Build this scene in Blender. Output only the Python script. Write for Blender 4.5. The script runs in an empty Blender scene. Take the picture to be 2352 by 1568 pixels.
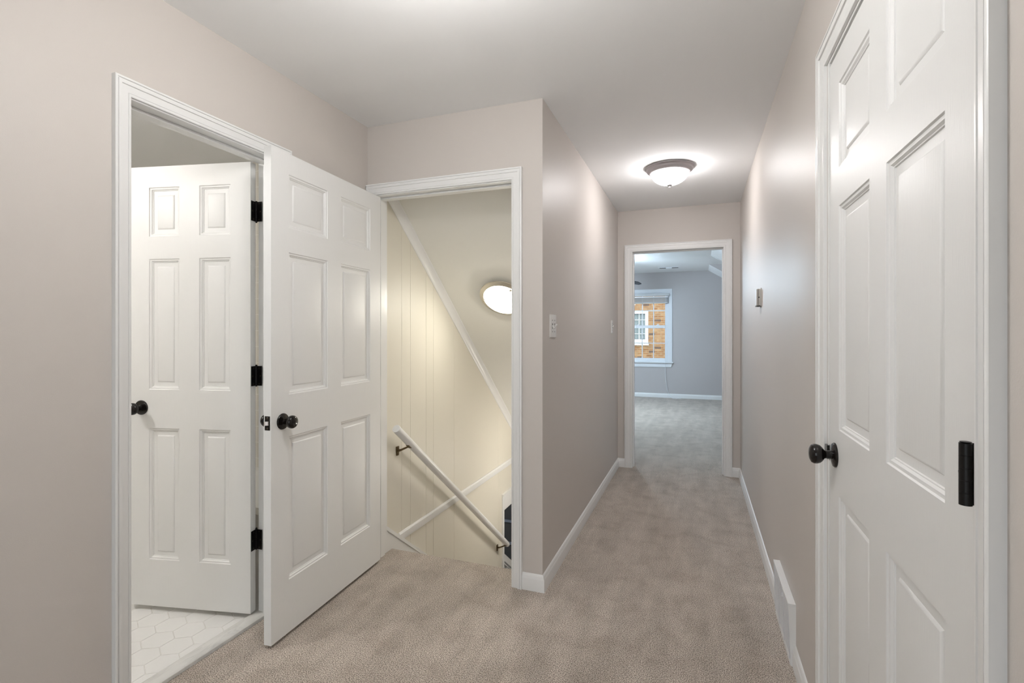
import bpy, math, random
from math import pi, sin, cos, radians, sqrt, atan2
from mathutils import Vector, Matrix
random.seed(7)
SC = bpy.context.scene
COL = SC.collection

# ------------------------------------------------------------------ materials
def new_mat(name):
    m = bpy.data.materials.new(name); m.use_nodes = True
    nt = m.node_tree; b = nt.nodes['Principled BSDF']
    return m, nt, b
def node(nt, kind, **kw):
    n = nt.nodes.new(kind)
    for k, v in kw.items():
        if k in ('operation', 'blend_type', 'data_type', 'feature', 'noise_dimensions', 'wave_type', 'offset'):
            setattr(n, k, v)
        else:
            n.inputs[k].default_value = v
    return n
def paint(name, col, rough=.45, bump=.0, scale=260., spec=.5, streak=None, metallic=0.):
    m, nt, b = new_mat(name)
    b.inputs['Base Color'].default_value = (*col, 1)
    b.inputs['Roughness'].default_value = rough
    b.inputs['Specular IOR Level'].default_value = spec
    b.inputs['Metallic'].default_value = metallic
    if bump:
        tc = node(nt, 'ShaderNodeTexCoord')
        src = tc.outputs['Object']
        if streak:
            mp = node(nt, 'ShaderNodeMapping'); mp.inputs['Scale'].default_value = streak
            nt.links.new(src, mp.inputs['Vector']); src = mp.outputs['Vector']
        nz = node(nt, 'ShaderNodeTexNoise', Scale=scale, Detail=3., Roughness=.55)
        nt.links.new(src, nz.inputs['Vector'])
        bp = node(nt, 'ShaderNodeBump', Strength=bump, Distance=.002)
        nt.links.new(nz.outputs['Fac'], bp.inputs['Height'])
        nt.links.new(bp.outputs['Normal'], b.inputs['Normal'])
    return m
def glow(name, col, strength):
    m = bpy.data.materials.new(name); m.use_nodes = True
    nt = m.node_tree; b = nt.nodes['Principled BSDF']
    b.inputs['Base Color'].default_value = (.85, .85, .82, 1)
    b.inputs['Emission Color'].default_value = (*col, 1)
    b.inputs['Emission Strength'].default_value = strength
    return m
def ramp(nt, stops):
    r = nt.nodes.new('ShaderNodeValToRGB')
    e = r.color_ramp.elements
    while len(e) < len(stops): e.new(.5)
    for i, (p, c) in enumerate(stops):
        e[i].position = p; e[i].color = (*c, 1)
    return r
def carpet_mat(name='carpet', tint=(1, 1, 1)):
    m, nt, b = new_mat(name)
    tc = node(nt, 'ShaderNodeTexCoord')
    def T(c): return tuple(a * q for a, q in zip(c, tint))
    n1 = node(nt, 'ShaderNodeTexNoise', Scale=270., Detail=2.5, Roughness=.6)
    nt.links.new(tc.outputs['Object'], n1.inputs['Vector'])
    r1 = ramp(nt, [(.33, T((.04, .029, .021))), (.43, T((.24, .192, .15))), (.51, T((.53, .455, .385))), (.62, T((.80, .72, .635)))])
    nt.links.new(n1.outputs['Fac'], r1.inputs['Fac'])
    n2 = node(nt, 'ShaderNodeTexNoise', Scale=7., Detail=5., Roughness=.65, Distortion=.3)
    nt.links.new(tc.outputs['Object'], n2.inputs['Vector'])
    r2 = ramp(nt, [(.33, (.83, .81, .79)), (.5, (.98, .98, .98)), (.66, (1.06, 1.06, 1.06))])
    nt.links.new(n2.outputs['Fac'], r2.inputs['Fac'])
    mp = node(nt, 'ShaderNodeMapping'); mp.inputs['Rotation'].default_value = (0, 0, .25); mp.inputs['Scale'].default_value = (5.5, .9, 1)
    nt.links.new(tc.outputs['Object'], mp.inputs['Vector'])
    n3 = node(nt, 'ShaderNodeTexNoise', Scale=1.6, Detail=3., Roughness=.6)
    nt.links.new(mp.outputs['Vector'], n3.inputs['Vector'])
    r3 = ramp(nt, [(.36, (.90, .90, .90)), (.50, (1., 1., 1.)), (.58, (1.09, 1.09, 1.10))])
    nt.links.new(n3.outputs['Fac'], r3.inputs['Fac'])
    mx = node(nt, 'ShaderNodeMix', data_type='RGBA', blend_type='MULTIPLY'); mx.inputs[0].default_value = 1
    nt.links.new(r1.outputs['Color'], mx.inputs[6]); nt.links.new(r2.outputs['Color'], mx.inputs[7])
    mx2 = node(nt, 'ShaderNodeMix', data_type='RGBA', blend_type='MULTIPLY'); mx2.inputs[0].default_value = 1
    nt.links.new(mx.outputs[2], mx2.inputs[6]); nt.links.new(r3.outputs['Color'], mx2.inputs[7])
    nt.links.new(mx2.outputs[2], b.inputs['Base Color'])
    b.inputs['Roughness'].default_value = 1; b.inputs['Specular IOR Level'].default_value = .1
    b.inputs['Sheen Weight'].default_value = .25; b.inputs['Sheen Roughness'].default_value = .6
    bp = node(nt, 'ShaderNodeBump', Strength=.8, Distance=.005)
    nt.links.new(n1.outputs['Fac'], bp.inputs['Height']); nt.links.new(bp.outputs['Normal'], b.inputs['Normal'])
    return m
def tile_wall_mat():
    m, nt, b = new_mat('bath_wall_tile')
    tc = node(nt, 'ShaderNodeTexCoord')
    mp = node(nt, 'ShaderNodeMapping'); mp.inputs['Rotation'].default_value = (pi/2, 0, 0)
    nt.links.new(tc.outputs['Object'], mp.inputs['Vector'])
    br = nt.nodes.new('ShaderNodeTexBrick'); br.offset = 0.
    br.inputs['Color1'].default_value = (.66, .63, .56, 1); br.inputs['Color2'].default_value = (.64, .61, .545, 1)
    br.inputs['Mortar'].default_value = (.82, .81, .76, 1)
    br.inputs['Scale'].default_value = 1.; br.inputs['Mortar Size'].default_value = .0016; br.inputs['Mortar Smooth'].default_value = .1
    br.inputs['Brick Width'].default_value = .108; br.inputs['Row Height'].default_value = .108
    nt.links.new(mp.outputs['Vector'], br.inputs['Vector'])
    nt.links.new(br.outputs['Color'], b.inputs['Base Color']); b.inputs['Roughness'].default_value = .2
    return m
def brick_mat():
    m, nt, b = new_mat('orange_brick')
    tc = node(nt, 'ShaderNodeTexCoord')
    mp = node(nt, 'ShaderNodeMapping'); mp.inputs['Rotation'].default_value = (pi/2, 0, 0)
    nt.links.new(tc.outputs['Object'], mp.inputs['Vector'])
    br = nt.nodes.new('ShaderNodeTexBrick')
    br.inputs['Color1'].default_value = (.34, .155, .065, 1); br.inputs['Color2'].default_value = (.47, .28, .145, 1)
    br.inputs['Mortar'].default_value = (.44, .345, .22, 1)
    br.inputs['Scale'].default_value = 1.; br.inputs['Mortar Size'].default_value = .010; br.inputs['Bias'].default_value = .0
    br.inputs['Brick Width'].default_value = .22; br.inputs['Row Height'].default_value = .075
    nt.links.new(mp.outputs['Vector'], br.inputs['Vector'])
    # odd dark header bricks
    mp2 = node(nt, 'ShaderNodeMapping'); mp2.inputs['Scale'].default_value = (4.545, 1, 13.33)
    nt.links.new(tc.outputs['Object'], mp2.inputs['Vector'])
    wn = node(nt, 'ShaderNodeTexWhiteNoise')
    sn = node(nt, 'ShaderNodeVectorMath', operation='FLOOR')
    nt.links.new(mp2.outputs['Vector'], sn.inputs[0]); nt.links.new(sn.outputs[0], wn.inputs['Vector'])
    gt = node(nt, 'ShaderNodeMath', operation='GREATER_THAN'); gt.inputs[1].default_value = .965
    nt.links.new(wn.outputs['Value'], gt.inputs[0])
    mx = node(nt, 'ShaderNodeMix', data_type='RGBA'); mx.inputs[7].default_value = (.16, .11, .09, 1)
    nt.links.new(gt.outputs[0], mx.inputs[0]); nt.links.new(br.outputs['Color'], mx.inputs[6])
    nz = node(nt, 'ShaderNodeTexNoise', Scale=6., Detail=4.)
    nt.links.new(tc.outputs['Object'], nz.inputs['Vector'])
    r = ramp(nt, [(.3, (.8, .8, .8)), (.7, (1.15, 1.12, 1.08))]); nt.links.new(nz.outputs['Fac'], r.inputs['Fac'])
    m2 = node(nt, 'ShaderNodeMix', data_type='RGBA', blend_type='MULTIPLY'); m2.inputs[0].default_value = 1
    nt.links.new(mx.outputs[2], m2.inputs[6]); nt.links.new(r.outputs['Color'], m2.inputs[7])
    nt.links.new(m2.outputs[2], b.inputs['Base Color']); b.inputs['Roughness'].default_value = .9
    return m
def marble_mat():
    m, nt, b = new_mat('marble_threshold')
    tc = node(nt, 'ShaderNodeTexCoord')
    mp = node(nt, 'ShaderNodeMapping'); mp.inputs['Scale'].default_value = (10, 2.5, 1)
    nt.links.new(tc.outputs['Object'], mp.inputs['Vector'])
    nz = node(nt, 'ShaderNodeTexNoise', Scale=3., Detail=6., Roughness=.65, Distortion=.8)
    nt.links.new(mp.outputs['Vector'], nz.inputs['Vector'])
    r = ramp(nt, [(.3, (.60, .59, .57)), (.5, (.76, .75, .72)), (.7, (.80, .79, .76))])
    nt.links.new(nz.outputs['Fac'], r.inputs['Fac']); nt.links.new(r.outputs['Color'], b.inputs['Base Color'])
    b.inputs['Roughness'].default_value = .25
    return m
def glass_mat():
    m = bpy.data.materials.new('window_glass'); m.use_nodes = True
    nt = m.node_tree; nt.nodes.remove(nt.nodes['Principled BSDF'])
    out = nt.nodes['Material Output']
    tr = nt.nodes.new('ShaderNodeBsdfTransparent'); gl = nt.nodes.new('ShaderNodeBsdfGlossy'); gl.inputs['Roughness'].default_value = .02
    tr.inputs['Color'].default_value = (.97, .98, .98, 1)
    lw = nt.nodes.new('ShaderNodeFresnel'); lw.inputs['IOR'].default_value = 1.35
    mx = nt.nodes.new('ShaderNodeMixShader')
    nt.links.new(lw.outputs[0], mx.inputs[0]); nt.links.new(tr.outputs[0], mx.inputs[1]); nt.links.new(gl.outputs[0], mx.inputs[2])
    nt.links.new(mx.outputs[0], out.inputs[0])
    return m
def curtain_mat():
    m, nt, b = new_mat('sheer_curtain')
    b.inputs['Base Color'].default_value = (.62, .70, .72, 1); b.inputs['Roughness'].default_value = .9
    return m
def metal(name, col, rough, metallic=1.):
    return paint(name, col, rough, metallic=metallic)

M = dict(
    wall=paint('taupe_wall_paint', (.64, .595, .557), .45, .16, 330., spec=.28),
    bedwall=paint('grey_bedroom_paint', (.53, .50, .495), .42, .08, 330.),
    ceil=paint('ceiling_paint', (.93, .935, .94), .9, .08, 200.),
    trim=paint('white_gloss_trim', (.85, .85, .84), .34),
    door=paint('white_door_paint', (.82, .82, .81), .42, .14, 75., streak=(6, 6, .35)),
    panelling=paint('cream_panelling_paint', (.75, .715, .625), .5, .08, 200.),
    stairceil=paint('stair_ceiling_paint', (.86, .85, .80), .8, .05, 200.),
    black=paint('oil_rubbed_bronze', (.006, .0045, .004), .14, spec=.42),
    hinge=paint('black_hinge_metal', (.005, .004, .004), .32, spec=.28),
    screw=metal('screw_metal', (.10, .085, .07), .35),
    latch=metal('latch_steel', (.62, .56, .52), .3),
    bracket=metal('aged_brass', (.16, .12, .07), .38),
    pewter=paint('brushed_pewter', (.34, .315, .32), .4, metallic=.3),
    nickel=paint('brushed_nickel', (.62, .58, .50), .28, metallic=.75),
    plate=paint('switch_plate', (.82, .81, .79), .3),
    dark=paint('dark_gap', (.02, .018, .016), .8),
    caulk=paint('grout_line', (.55, .54, .50), .8),
    thermo=paint('thermostat_plastic', (.66, .64, .61), .45),
    thermod=paint('thermostat_dark', (.10, .09, .085), .5),
    register=paint('register_enamel', (.76, .77, .79), .35),
    carpet=carpet_mat(), bedcarpet=carpet_mat('bedroom_carpet', (1.0, 1.0, 1.0)),
    hexa=paint('white_hex_tile', (.88, .87, .85), .22),
    grout=paint('floor_grout', (.76, .74, .70), .85),
    tile=tile_wall_mat(), tub=paint('white_enamel', (.74, .73, .69), .15),
    marble=marble_mat(), brick=brick_mat(), glass=glass_mat(), curtain=curtain_mat(),
    vinyl=paint('white_vinyl', (.84, .86, .89), .35),
    blind=paint('white_blind', (.60, .61, .62), .45),
    fan=paint('dark_fan_blade', (.022, .024, .03), .6),
    lowwall=paint('charcoal_paint', (.13, .132, .132), .6),
    lowtrim=paint('pale_blue_trim', (.42, .48, .58), .5),
    lowfloor=paint('lower_floor', (.22, .17, .12), .5),
    lawn=paint('lawn', (.10, .16, .05), .9), paving=paint('bounce_paving', (.72, .71, .68), .9),  # paving kept pale to bounce daylight up through the rear opening
)
M['lamp_hall'] = glow('lamp_glass_hall', (1.0, .97, .97), 29.)
M['lamp_near'] = glow('lamp_glass_near', (1.0, .98, .96), 46.)
M['lamp_stair'] = glow('lamp_glass_stair', (1.0, .955, .84), 16.)
M['lamp_bath'] = glow('lamp_glass_bath', (1.0, .975, .94), 78.)
M['lamp_fan'] = glow('lamp_glass_fan', (.66, .84, 1.0), 250.)
M['fill_stair'] = glow('fill_glass_stair', (1.0, .96, .88), 46.)  # glow of the added stairwell fill light
M['fill_standing'] = glow('fill_shade_standing', (.58, .79, 1.0), 9.)  # cool glow of the added bedroom lamp
M['fill_low'] = glow('fill_glass_lower', (.88, .94, 1.0), 45.)  # glow of the two lights added downstairs

# ------------------------------------------------------------------ mesh tools
class MB:
    def __init__(self): self.v = []; self.f = []; self.sm = []; self.mi = []; self.m = 0
    def add(self, vs, fs, smooth=False, mat=None):
        o = len(self.v); self.v += [tuple(p) for p in vs]
        for f in fs:
            self.f.append([i + o for i in f]); self.sm.append(smooth); self.mi.append(self.m if mat is None else mat)
        return self
    def box(self, a, b, mat=None):
        (x0, y0, z0), (x1, y1, z1) = [tuple(map(fn, zip(a, b))) for fn in (min, max)]
        vs = [(x0,y0,z0),(x1,y0,z0),(x1,y1,z0),(x0,y1,z0),(x0,y0,z1),(x1,y0,z1),(x1,y1,z1),(x0,y1,z1)]
        return self.add(vs, [(0,3,2,1),(4,5,6,7),(0,1,5,4),(1,2,6,5),(2,3,7,6),(3,0,4,7)], mat=mat)
    def prism(self, poly, fn, t0, t1, smooth=False):
        """poly 2D ring, fn(u,v,t)->xyz, extruded t0..t1"""
        n = len(poly)
        vs = [fn(u, v, t0) for u, v in poly] + [fn(u, v, t1) for u, v in poly]
        fs = [(i, (i+1) % n, n+(i+1) % n, n+i) for i in range(n)]
        self.add(vs, fs, smooth); self.add(vs, [tuple(range(n))[::-1], tuple(range(n, 2*n))])
        return self
    def lathe(self, prof, c=(0,0,0), ax=(0,0,1), seg=40, smooth=True, mat=None):
        """prof list of (r,h) along axis"""
        z = Vector(ax).normalized(); x = z.orthogonal().normalized(); y = z.cross(x); c = Vector(c)
        vs = []; fs = []
        for r, h in prof:
            for k in range(seg):
                a = 2*pi*k/seg; vs.append(c + z*h + x*(r*cos(a)) + y*(r*sin(a)))
        for i in range(len(prof)-1):
            for k in range(seg):
                k2 = (k+1) % seg; fs.append((i*seg+k, i*seg+k2, (i+1)*seg+k2, (i+1)*seg+k))
        if prof[0][0] > 1e-6: fs.append(tuple(range(seg))[::-1])
        if prof[-1][0] > 1e-6: fs.append(tuple(range((len(prof)-1)*seg, len(prof)*seg)))
        return self.add(vs, fs, smooth, mat)
    def tube(self, pts, r, seg=12, mat=None):
        pts = [Vector(p) for p in pts]; vs = []; fs = []
        for i, p in enumerate(pts):
            t = (pts[min(i+1, len(pts)-1)] - pts[max(i-1, 0)]).normalized()
            x = t.cross(Vector((.13, .27, .95))).normalized(); y = t.cross(x)
            rr = r[i] if isinstance(r, (list, tuple)) else r
            for k in range(seg):
                a = 2*pi*k/seg; vs.append(p + x*(rr*cos(a)) + y*(rr*sin(a)))
        for i in range(len(pts)-1):
            for k in range(seg):
                k2 = (k+1) % seg; fs.append((i*seg+k, i*seg+k2, (i+1)*seg+k2, (i+1)*seg+k))
        fs.append(tuple(range(seg))[::-1]); fs.append(tuple(range((len(pts)-1)*seg, len(pts)*seg)))
        return self.add(vs, fs, True, mat)
    def build(self, name, mats, parent=None, bevel=0., loc=None, rot=None):
        me = bpy.data.meshes.new(name)
        me.from_pydata([tuple(v) for v in self.v], [], self.f)
        if not isinstance(mats, (list, tuple)): mats = [mats]
        for m in mats: me.materials.append(M[m] if isinstance(m, str) else m)
        for p, s, i in zip(me.polygons, self.sm, self.mi): p.use_smooth = s; p.material_index = i
        me.update()
        import bmesh
        bm = bmesh.new(); bm.from_mesh(me)
        bmesh.ops.recalc_face_normals(bm, faces=bm.faces)
        bm.to_mesh(me); bm.free()
        me.set_sharp_from_angle(angle=radians(38))
        o = bpy.data.objects.new(name, me); COL.objects.link(o)
        if parent: o.parent = parent
        if loc: o.location = loc
        if rot: o.rotation_euler = rot
        if bevel:
            md = o.modifiers.new('bevel', 'BEVEL'); md.width = bevel; md.segments = 2; md.limit_method = 'ANGLE'; md.angle_limit = radians(40)
            md.harden_normals = False
        return o
def tag(o, label, cat, kind=None, group=None):
    o['label'] = label; o['category'] = cat
    if kind: o['kind'] = kind
    if group: o['group'] = group
    return o
def empty(name, loc, label, cat, kind=None, group=None):
    o = bpy.data.objects.new(name, None); COL.objects.link(o); o.location = loc; o.empty_display_size = .1
    return tag(o, label, cat, kind, group)
def struct(mb, name, mats, label, cat='wall', bevel=0.):
    return tag(mb.build(name, mats, bevel=bevel), label, cat, 'structure')

# ------------------------------------------------------------------ layout numbers (metres)
XL, XH, XR = -1.752, -.72, .353        # left wall, hall's left wall, right wall
YS, YE, YB = 2.386, 4.881, 10.40       # stair wall, end wall, bedroom's far wall
C, CB = 2.44, 2.485                    # ceilings
WT = .122
REAR = -2.2
ZL = -2.535                            # lower storey's floor
XBL, XBR = -3.6, 1.75                  # bedroom's side walls

# ---- floors
def carpet_slab(x0, y0, x1, y1, mb=None, z=0, t=.03):
    mb = mb or MB(); mb.box((x0, y0, z-t), (x1, y1, z)); return mb
mb = MB()
mb.box((XL, REAR, -.26), (XR, YS, 0)); mb.box((XH, YS, -.26), (XR, YE, 0)); mb.box((-1.703, YS, -.26), (-.87, 2.555, 0))
mb.box((-1.822, 1.12, -.05), (XL, 1.747, 0)); mb.box((-.582, YE, -.26), (.217, YE+.06, 0))
# rounded carpeted nosing over the top stair
prof = [(2.53, 0), (2.553, -.003), (2.563, -.012), (2.565, -.025), (2.555, -.036), (2.53, -.04)]
mb.prism(prof, lambda u, v, t: (t, u, v), -1.70, -.87)
struct(mb, 'floor', 'carpet', 'beige speckled carpet running through the landing and hallway', 'floor')
mb = MB(); mb.box((XBL, 5.35, -.13), (XBR+1.2, YB, 0)); mb.box((XH-.115, YE+.06, -.13), (XBR+1.2, 5.35, 0))
struct(mb, 'floor_bedroom', 'bedcarpet', 'carpet of the daylit bedroom beyond the end doorway', 'floor')
# bathroom floor: grout bed with raised hexagon tiles
mb = MB(); mb.box((-4.6, -.5, -.12), (-1.822, 2.66, -.0015))
bf = struct(mb, 'floor_bathroom', 'grout', 'white hexagon tiled floor of the bathroom', 'floor')
hx = MB(); R = .0635; af = .112
for i in range(-15, 3):
    for j in range(-20, 14):
        cx = -2.0 + af*(i + (.5 if j % 2 else 0)); cy = 1.456 + j*af*.8660254
        if cx > -1.84 or cx < -3.5 or cy < -.45 or cy > 2.6: continue
        r0 = af/sqrt(3) - .0008
        top = []; bot = []
        for k in range(6):
            a = pi/6 + k*pi/3
            top.append((min(cx + (r0-.0012)*cos(a), -1.873), cy + (r0-.0012)*sin(a), .0)); bot.append((min(cx + r0*cos(a), -1.873), cy + r0*sin(a), -.002))
        hx.add(top+bot, [tuple(range(6))] + [(k, k+6, (k+1) % 6+6, (k+1) % 6) for k in range(6)])
hx.build('hexagon_tiles', 'hexa', bf)
mb = MB(); mb.prism([(-1.893, 0), (-1.888, .014), (-1.875, .018), (-1.832, .018), (-1.824, .012), (-1.822, -.02), (-1.893, -.02)], lambda u, v, t: (u, t, v), 1.12, 1.747)
struct(mb, 'trim_threshold', 'marble', 'white marble threshold between the carpet and the bathroom tiles', 'threshold')

# ---- ceilings
mb = MB(); mb.box((XL, REAR, C), (XR, YS, C+.12)); mb.box((XH, YS, C), (XR, YE, C+.12)); 
struct(mb, 'ceiling', 'ceil', 'flat white ceiling over the landing and hallway', 'ceiling')
mb = MB(); mb.box((-4.6, -.5, C), (-1.874, 2.7, C+.1))
struct(mb, 'ceiling_bathroom', 'ceil', 'flat ceiling of the bathroom above its open door', 'ceiling')

# ---- walls of the landing
def wall_x(x0, x1, y0, y1, z0, z1, openings, mb=None):
    """wall slab normal to X with openings (ya, yb, za, zb)"""
    mb = mb or MB(); y = y0
    for ya, yb, za, zb in sorted(openings):
        if ya > y: mb.box((x0, y, z0), (x1, ya, z1))
        if za > z0: mb.box((x0, ya, z0), (x1, yb, za))
        if zb < z1: mb.box((x0, ya, zb), (x1, yb, z1))
        y = yb
    if y < y1: mb.box((x0, y, z0), (x1, y1, z1))
    return mb
def wall_y(y0, y1, x0, x1, z0, z1, openings, mb=None):
    mb = mb or MB(); x = x0
    for xa, xb, za, zb in sorted(openings):
        if xa > x: mb.box((x, y0, z0), (xa, y1, z1))
        if za > z0: mb.box((xa, y0, z0), (xb, y1, za))
        if zb < z1: mb.box((xa, y0, zb), (xb, y1, z1))
        x = xb
    if x < x1: mb.box((x, y0, z0), (x1, y1, z1))
    return mb
HD = 2.048                              # underside of the head jambs
struct(wall_x(XL-WT, XL, REAR, YS+.115, -.26, C+.1, [(1.102, 1.765, -.26, HD+.02)]), 'wall_left', 'wall', 'taupe wall around the bathroom doorway', 'wall')
struct(wall_x(XR, XR+.13, REAR, YE, -.26, C+.1, [(.84, 1.685, -.26, HD+.02)], MB().box((XR+.13, .7, -.26), (XR+.15, 1.8, 2.3))), 'wall_right', 'wall', 'long taupe wall on the right of the hallway', 'wall')
struct(wall_y(YS, YS+.115, XL, XH, -.26, C+.1, [(-1.721, -.858, -.26, HD+.02)]), 'wall_stair', 'wall', 'short taupe wall around the stair doorway', 'wall')
struct(MB().box((XH-.115, YS+.115, ZL), (XH, YE+.0, C+.1)), 'wall_hall', 'wall', 'left hallway wall carrying two light switches', 'wall')
struct(wall_y(REAR-.12, REAR, XL-WT, XR+.13, -.26, C+.1, [(-1.65, .25, .12, 2.3)]), 'wall_rear', 'wall', 'wall behind the viewpoint closing the landing', 'wall')
# end wall: hall side taupe, bedroom side grey
mb = wall_y(YE, YE+.06, XH-.115, XR+.13, -.26, C+.1, [(-.60, .235, -.26, HD+.02)])
struct(mb, 'wall_end', 'wall', 'taupe end wall around the bedroom doorway', 'wall')
mb = wall_y(YE+.06, YE+.115, XH-.115-.0, XBR+1.3, -.26, CB+.4, [(-.60, .235, -.26, HD+.02)])
mb.box((XBL-.1, 5.35, -.0), (XH-.23, 5.45, CB+.1)); mb.box((XH-.114, YE+.115, 0), (XH-.02, 5.35, CB+.1)); mb.box((XH-.23, 5.35, 0), (XH-.02, 5.45, CB+.1))
struct(mb, 'wall_bedroom_near', 'bedwall', 'bedroom side of the wall around its doorway', 'wall')

# ---- bathroom shell
mb = MB().box((-4.7, -.6, -.1), (-4.6, 2.78, C+.1)).box((-4.6, -.6, -.1), (XL-WT, -.5, C+.1))
mb.box((-4.6, 2.60, -.1), (XL-WT, 2.72, C+.1))
struct(mb, 'wall_bathroom', 'tile', 'cream square tiled wall of the bathroom seen through the door gap', 'wall')
# bathtub along the far wall
tb = empty('bathtub', (-2.7, 2.26, 0), 'white bathtub seen through the gap beside the bathroom door hinges', 'bathtub')
tm = MB()
ox0, ox1, oy0, oy1, H = -.83, .82, -.335, .335, .375
def rr(x0, x1, y0, y1, r, z, n=6):
    out = []
    for cx, cy, a0 in ((x1-r, y1-r, 0), (x0+r, y1-r, pi/2), (x0+r, y0+r, pi), (x1-r, y0+r, 1.5*pi)):
        for k in range(n+1): out.append((cx+r*cos(a0+k*pi/2/n), cy+r*sin(a0+k*pi/2/n), z))
    return out
rings = [rr(ox0, ox1, oy0, oy1, .02, .0), rr(ox0, ox1, oy0+.0, oy1, .02, H-.03), rr(ox0, ox1, oy0-.015, oy1, .02, H-.025), rr(ox0, ox1, oy0-.015, oy1, .02, H),
         rr(ox0+.07, ox1-.07, oy0+.06, oy1-.06, .1, H), rr(ox0+.09, ox1-.09, oy0+.08, oy1-.08, .12, H-.05), rr(ox0+.17, ox1-.15, oy0+.13, oy1-.13, .12, .09), rr(ox0+.3, ox1-.3, oy0+.2, oy1-.2, .08, .07)]
n = len(rings[0]); vs = [p for r in rings for p in r]
fs = [(i*n+k, i*n+(k+1) % n, (i+1)*n+(k+1) % n, (i+1)*n+k) for i in range(len(rings)-1) for k in range(n)] + [tuple(range((len(rings)-1)*n, len(rings)*n))]
tm.add(vs, fs); tm.build('basin', 'tub', tb)
MB().lathe([(.0, .0), (.03, .0), (.032, .006), (.0, .008)], (-.1, 0, .071), seg=20).build('drain', 'nickel', tb)

# ------------------------------------------------------------------ trim profiles
CAS = [(0, 0), (0, .008), (.004, .0105), (.008, .0105), (.0095, .0075), (.011, .0095), (.020, .0112), (.031, .0122), (.0335, .0122), (.0345, .0165), (.040, .018), (.0455, .0185), (.0468, .0150), (.0485, .0150), (.0498, .0195), (.055, .0195), (.057, .018), (.057, 0)]
def casing(mb, F, a0, a1, top, w=.057, left=None, right=None):
    """mitred three-sided casing; F(a, z, d) -> xyz; a0/a1 inner edges."""
    k = w/.057; P = [(s*k, d) for s, d in CAS]; n = len(P)
    def cl(a):
        if left is not None: a = max(a, left)
        if right is not None: a = min(a, right)
        return a
    cols = []
    for s, d in P:
        cols.append([F(cl(a0-s), 0, d), F(cl(a0-s), top+s, d), F(cl(a1+s), top+s, d), F(cl(a1+s), 0, d)])
    vs = [p for c in cols for p in c]; fs = []
    for i in range(n):
        j = (i+1) % n
        for q in range(3): fs.append((i*4+q, i*4+q+1, j*4+q+1, j*4+q))
    fs.append(tuple(i*4 for i in range(n))); fs.append(tuple(i*4+3 for i in range(n))[::-1])
    mb.add(vs, fs)
def jamb(mb, F, a0, a1, top, d0, d1, stop=None, th=.018):
    """jamb boards lining the opening; faces at a0,a1; d from d0 to d1; stop strip range"""
    def bx(p, q): 
        A = F(*p); B = F(*q); mb.box(A, B)
    bx((a0-th, 0, d0), (a0, top+th, d1)); bx((a1, 0, d0), (a1+th, top+th, d1)); bx((a0, top, d0), (a1, top+th, d1))
    if stop:
        s0, s1 = stop
        bx((a0, 0, s0), (a0+.011, top-.011, s1)); bx((a1-.011, 0, s0), (a1, top-.011, s1)); bx((a0, top-.011, s0), (a1, top, s1))
BASE = [(0, 0), (.0125, 0), (.0125, .058), (.0115, .062), (.0085, .066), (.0085, .070), (.006, .077), (.003, .081), (0, .083)]
def base_x(mb, x, sgn, y0, y1, k=1.):
    mb.prism(BASE, lambda d, z, t: (x+sgn*d, t, z*k), y0, y1)
def base_y(mb, y, sgn, x0, x1, k=1.):
    mb.prism(BASE, lambda d, z, t: (t, y+sgn*d, z*k), x0, x1)

# ------------------------------------------------------------------ door building blocks
RAILS = [(.238, .842), (1.019, 1.619), (1.722, 1.948)]
RING = [(0, 0), (.0025, .0035), (.0055, .0042), (.0085, .0042), (.0125, .0085), (.0145, .0088), (.016, .0115), (.034, .0125), (.0385, .0085), (.041, .0080)]
def make_leaf(parent, W, y0, y1, loc, rotz, st=.102, mu=.10, zb=.016, ztop=2.036, flip_sub=0., label=None):
    """raised six-panel leaf; x 0..W from the hinge, faces at y0 and y1"""
    pw = (W - 2*st - mu)/2
    cells = []
    for z0, z1 in RAILS:
        cells.append((st, st+pw, z0, z1)); cells.append((st+pw+mu, W-st, z0, z1))
    xs = sorted({0, W, *[c[0] for c in cells], *[c[1] for c in cells]}); zs = sorted({zb, ztop, *[c[2] for c in cells], *[c[3] for c in cells]})
    mb = MB()
    for y in (y0, y1):
        for i in range(len(xs)-1):
            for j in range(len(zs)-1):
                cx = (xs[i]+xs[i+1])/2; cz = (zs[j]+zs[j+1])/2
                if any(c[0] < cx < c[1] and c[2] < cz < c[3] for c in cells): continue
                q = [(xs[i], y, zs[j]), (xs[i+1], y, zs[j]), (xs[i+1], y, zs[j+1]), (xs[i], y, zs[j+1])]
                mb.add(q, [(0, 1, 2, 3)])
    for a, b in (((0, zb), (W, zb)), ((W, zb), (W, ztop)), ((W, ztop), (0, ztop)), ((0, ztop), (0, zb))):
        mb.add([(a[0], y0, a[1]), (b[0], y0, b[1]), (b[0], y1, b[1]), (a[0], y1, a[1])], [(0, 1, 2, 3)])
    # hair-thin joints between rails and stiles
    leaf = mb.build('leaf', 'door', parent, loc=loc, rot=(0, 0, rotz))
    for c in cells:
        p = MB()
        for y, s in ((y0, 1), (y1, -1)):
            s = 1 if y < (y0+y1)/2 else -1
            rs = []
            for inset, dep in RING:
                yy = y + s*dep
                rs.append([(c[0]+inset, yy, c[2]+inset), (c[1]-inset, yy, c[2]+inset), (c[1]-inset, yy, c[3]-inset), (c[0]+inset, yy, c[3]-inset)])
            vs = [q for r in rs for q in r]; fs = []
            for i in range(len(rs)-1):
                for k in range(4): fs.append((i*4+k, i*4+(k+1) % 4, (i+1)*4+(k+1) % 4, (i+1)*4+k))
            e = (len(rs)-1)*4; fs.append((e, e+1, e+2, e+3)); p.add(vs, fs)
        p.build('panel', 'door', leaf)
    return leaf
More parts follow.
